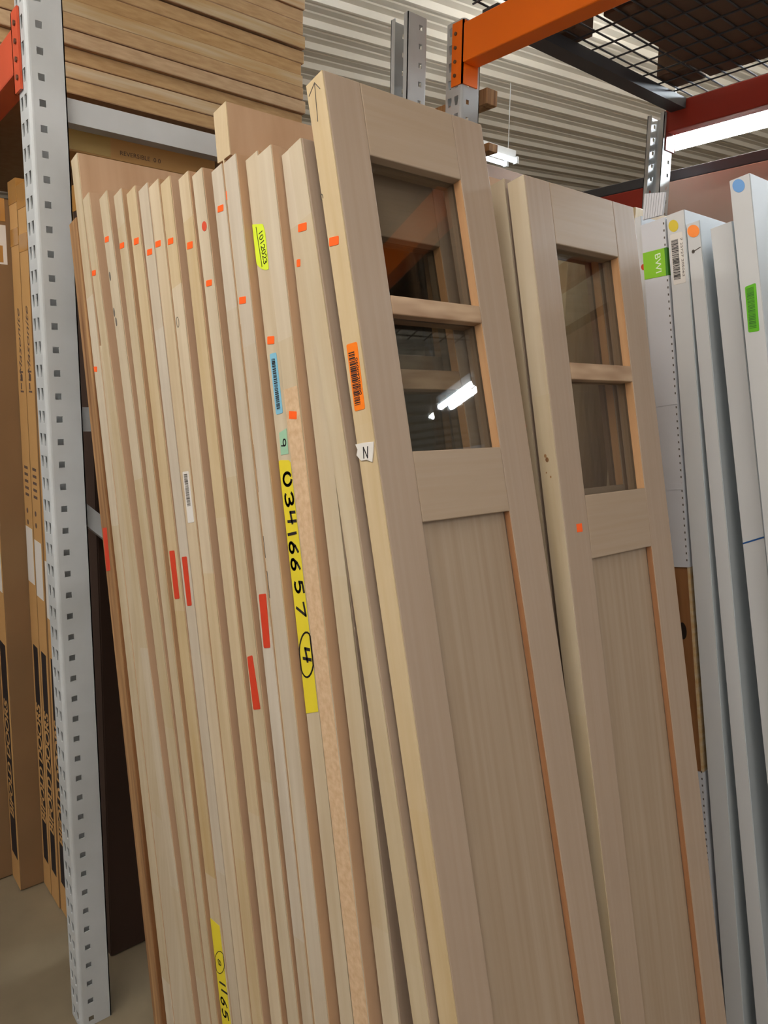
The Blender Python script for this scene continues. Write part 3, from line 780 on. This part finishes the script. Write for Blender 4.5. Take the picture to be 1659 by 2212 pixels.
# knot marks on a few edges
def knot(k, t, c, rx, rz, mat='pencil'):
    mb = MB(); e = arc(c[0], c[1], rx, rz, 0, 360, 14); stroke(mb, e, .0011, -.0003, 0)
    obj('knot', mb, M[mat], t)

knot('D7', d7, (-.0290, 1.762), .0045, .0085)
for c, r in (((-.0170, 1.554), .0030), ((-.0195, 1.560), .0022), ((-.0140, 1.528), .0014), ((-.021, 1.535), .0010)):
    mb = MB(); sheet(mb, [(c[0]+r*math.cos(k*.7), c[1]+r*1.3*math.sin(k*.7)) for k in range(9)], -.0003, 0); obj('knot', mb, M['edge_raw'], B)
for c in ((-.0360, 1.885), (-.0375, 1.815), (-.0330, 1.795)):
    mb = MB(); sheet(mb, [(c[0]+.0035*math.cos(k*.7), c[1]+.009*math.sin(k*.7)) for k in range(9)], -.0003, 0); obj('knot', mb, M['pencil'], d2)
for i, (zc, hh) in enumerate(((1.66, .05), (1.50, .035), (1.385, .016), (1.33, .02))):
    xs = lambda z: (1.0755 + (.7067-1.0755)/1.9545*z - .70)
    mb = MB(); sheet(mb, [(xs(zc-hh)+.0012, zc-hh), (xs(zc-hh)+.0040, zc-hh), (xs(zc+hh)+.0040, zc+hh), (xs(zc+hh)+.0012, zc+hh)], -.0004, 0)
    obj('dark_crack', mb, M['edge_raw'] if i < 2 else M['dark_wood'], tall)

# ------------------------------------------------------------------ white doors at the right
GW = 'white primed doors at the right'
def white_door(k, label, W=.50):
    return flush_door(k, label, 'white_paint', 'white_face', W, GW, 'white_door_slab')
w1 = flush_door('W1', 'thin white strip of a door with a red dot, left of the plastic-wrapped board', 'white_paint', 'white_face', .40, GW, 'white_door_slab')
w3 = white_door('W3', 'white door with a yellow dot and a barcode, right of the wrapped board')
w4 = white_door('W4', 'white door with an orange dot near its top')
w5 = white_door('W5', 'white door with no dot, a blue pen line across its edge')
w6 = white_door('W6', 'tallest white door at the right edge, blue dot and green barcode label')
def dot(t, k, kind, mat):
    (p,) = by_door(k, kind); price_sticker(t, blob(p, 24), mat, 'round_sticker')
dot(w3, 'W3', 'yellowdot', 'dot_yellow'); dot(w4, 'W4', 'orangedot', 'dot_orange'); dot(w6, 'W6', 'bluedot', 'dot_blue')
(p,) = by_door('W3', 'bar')
lb = price_sticker(w3, [(-.031, 1.948), (-.006, 1.947), (-.006, 1.852), (-.031, 1.853)], 'paper', 'barcode_label')
obj('barcode', barcode_bars([(-.0295, p[0][1]), (-.0105, p[1][1]), (-.0105, p[2][1]), (-.0295, p[3][1])], 0, 1, 0, .72, 8, EF-.0003, EF, 26), M['ink'], lb)
text_mesh('lettering', '7 25727 205062', M['pencil'], lb, frame((-.0095, EF-.0003, 1.900), (0, 0, -1), (1, 0, 0)), .006, width=.072)
(p,) = by_door('W4', 'pencil'); mb = MB(); stroke(mb, p, .0016, EF, EB); sheet(mb, blob([(-.0195, 1.914), (-.0165, 1.9175), (-.0135, 1.914), (-.0165, 1.9105)]), EF, EB)
obj('pencil_mark', mb, M['pencil'], w4)
(p,) = by_door('W5', 'blueline'); mb = MB(); stroke(mb, [(-.0385, p[0][1]), (-.0015, p[1][1])], .0028, EF, EB); obj('pen_line', mb, M['pen_blue'], w5)
(p,) = by_door('W6', 'greenbar')
gb = price_sticker(w6, p, 'g_bar', 'barcode_label', 'green barcode label')
obj('barcode', barcode_bars(p, .06, .92, .14, .78, 13, EF-.0003, EF, 24), M['g_dark'], gb)

# the plastic-wrapped knotty board
x0, y, th, tb, tt, H = DOORS['W2']
t = thing('wrapped_board', 'brown knotty board in white corrugated plastic with a green label, beside the second glazed door', 'board', (x0, y, 0), (0, -th, 0))
obj('board_body', MB().box(-.0400, -.0060, .004, .44, .008, 1.93), M['knotty'], t, .001)
obj('pale_edge', MB().box(-.0058, -.0008, .004, .44, .008, 1.93), M['board_pale'], t)
sheet(kb := MB(), blob([(-.032, 1.175), (-.024, 1.192), (-.016, 1.175), (-.024, 1.158)]), .0026, .0038); obj('knot', kb, M['dark_wood'], t)
def sleeve(s0, s1, top_tilt=0.0):
    mb = MB()
    mb.box(-.0470, .0004, -.0015, .0010, s0, s1)
    mb.box(-.0495, -.0470, -.0015, .30, s0, s1)
    mb.box(-.0008, .0004, .0010, .30, s0, s1)
    o = obj('plastic_wrap', mb, M['plastic_wrap'], t)
    pf = MB(); s = s0 + .012
    while s < s1: pf.box(-.0035, -.0012, -.0019, -.0015, s, s + .004); s += .0135
    obj('perforation', pf, M['pencil'], o)
    return o
sl = sleeve(1.303, 1.976); sleeve(.02, .897)
for s in (1.455, 1.62): obj('crease', MB().box(-.047, .0004, -.0028, -.0015, s, s+.012), M['plastic_wrap'], sl)
(p,) = by_door('W2', 'glabel')
gl = MB(); sheet(gl, [(-.0495, 1.922), (-.0040, 1.9190), (-.0040, 1.8665), (-.0495, 1.8705)], -.0024, -.0019)
lab = obj('green_label', gl, M['g_label'], t)
obj('label_fold', MB().box(-.0040, .0007, -.0024, .05, 1.8665, 1.9190), M['g_dark'], lab)
text_mesh('lettering', 'BWI', M['lettering_white'], lab, frame((-.0190, -.0026, 1.8940), (0, 0, -1), (1, 0, .06)), .017, width=.036)
fl = MB()
(p,) = by_door('W2', 'flap')
for i in range(8):
    a0, a1 = i/8, (i+.86)/8
    L = lambda f, q0, q1: (q0[0]+(q1[0]-q0[0])*f, q0[1]+(q1[1]-q0[1])*f)
    sheet(fl, [L(a0, p[0], p[1]), L(a1, p[0], p[1]), L(a1, p[3], p[2]), L(a0, p[3], p[2])], -.004, -.0010)
sheet(fl, list(p), -.0012, .0010)
ff = obj('folded_flap', fl, M['plastic_wrap'], t); ff['label'] = 'folded end flap with flutes'

# ------------------------------------------------------------------ bifold door cartons in the left bay
GC = 'upright bifold door cartons in the left bay'
def bifold_carton(x0, x1, y0, y1, h, lean, label, printed=True, back=0.0, mat='card_side', label_z=1.09, front='card'):
    w = x1 - x0
    t = thing('bifold_door_carton', label, 'carton', (x1, y0, 0.0), (-back, lean, 0), GC)
    z0 = w*math.tan(lean)
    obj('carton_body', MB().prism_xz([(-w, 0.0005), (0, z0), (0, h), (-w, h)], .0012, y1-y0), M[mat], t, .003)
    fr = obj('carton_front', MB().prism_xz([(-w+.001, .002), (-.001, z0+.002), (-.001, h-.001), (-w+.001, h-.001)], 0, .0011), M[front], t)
    if printed:
        band = obj('printed_band', MB().box(-w+.016, -.016, -.0003, 0, .105, .835), M['ink'], t)
        text_mesh('lettering', 'BIFOLD DOORS', M[front], band, frame((-w/2, -.0006, .445), (0, 0, 1), (-1, 0, 0)), .062, width=.40, bold=.0016)
        obj('shipping_label', MB().box(-w+.004, -.008, -.0008, -.0002, label_z-.085, label_z+.085), M['paper'], t)
        text_mesh('lettering', 'Masonite', M['print'], t, frame((-w/2, -.0004, 1.735), (0, 0, 1), (-1, 0, 0)), .040, width=.19, shear=.35)
        mb = MB()
        for (za, xa, ww) in ((1.60, -.70, .40), (1.632, -.66, .30), (1.655, -.70, .42)):
            mb.box(w*xa, w*(xa+ww), -.0004, 0, za, za+.005)
        mb.box(-w*.62, -w*.5, -.0004, 0, 1.608, 1.626); mb.box(-w*.62, -w*.36, -.0004, 0, 1.636, 1.650)
        for zz in (1.22, 1.255): mb.tube((-w*.62, 0.0, zz), (-w*.62, -.0006, zz), .008, 10)
        for k in range(5): mb.box(-w*.75, -w*.30, -.0004, 0, 1.30+k*.02, 1.308+k*.02)
        obj('printed_marks', mb, M['print'], t)
    obj('tape', MB().box(-w-.0006, .0008, -.0010, .06, h-.06, h+.0008), M['tape'], t)
    obj('tape', MB().box(-w-.0006, .0008, -.0010, .05, h-.17, h-.125), M['tape'], t)
    return t
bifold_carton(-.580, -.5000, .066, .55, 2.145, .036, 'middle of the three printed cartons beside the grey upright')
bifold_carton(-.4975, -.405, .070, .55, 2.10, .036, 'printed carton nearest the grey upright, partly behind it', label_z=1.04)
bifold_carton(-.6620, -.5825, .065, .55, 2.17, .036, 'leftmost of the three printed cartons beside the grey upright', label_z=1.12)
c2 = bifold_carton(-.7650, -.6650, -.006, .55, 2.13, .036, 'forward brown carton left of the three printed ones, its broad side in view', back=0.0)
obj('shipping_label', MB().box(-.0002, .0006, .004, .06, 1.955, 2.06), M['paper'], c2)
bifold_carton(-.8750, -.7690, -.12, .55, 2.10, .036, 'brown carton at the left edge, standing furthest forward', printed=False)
bifold_carton(-.290, -.200, .12, 1.0, 2.10, .036, 'brown carton coloured dark for the shade between the upright and the door stack', printed=False, mat='card_shade', front='card_shade')
t = thing('long_carton', 'long cardboard carton with yellowed tape lying under the upper brace, behind the stack', 'carton', (-.16, 0, 2.148))
obj('carton_body', MB().box(-.055, .068, .07, .442, 0, .062), M['card'], t, .002)
obj('tape', MB().box(.0675, .0688, .071, .173, .004, .05), M['clear_tape'], t)
text_mesh('lettering', 'REVERSIBLE  0 0', M['print'], t, frame((.0686, .245, .018), (0, 1, 0), (0, 0, 1)), .014, width=.10)
hb = MB(); e = [( .40+.012*math.cos(math.radians(a)), .008+.010*math.sin(math.radians(a))) for a in range(0, 360, 30)]
hb.prism_yz(e, .0675, .0686); obj('hand_hole', hb, M['ink'], t)
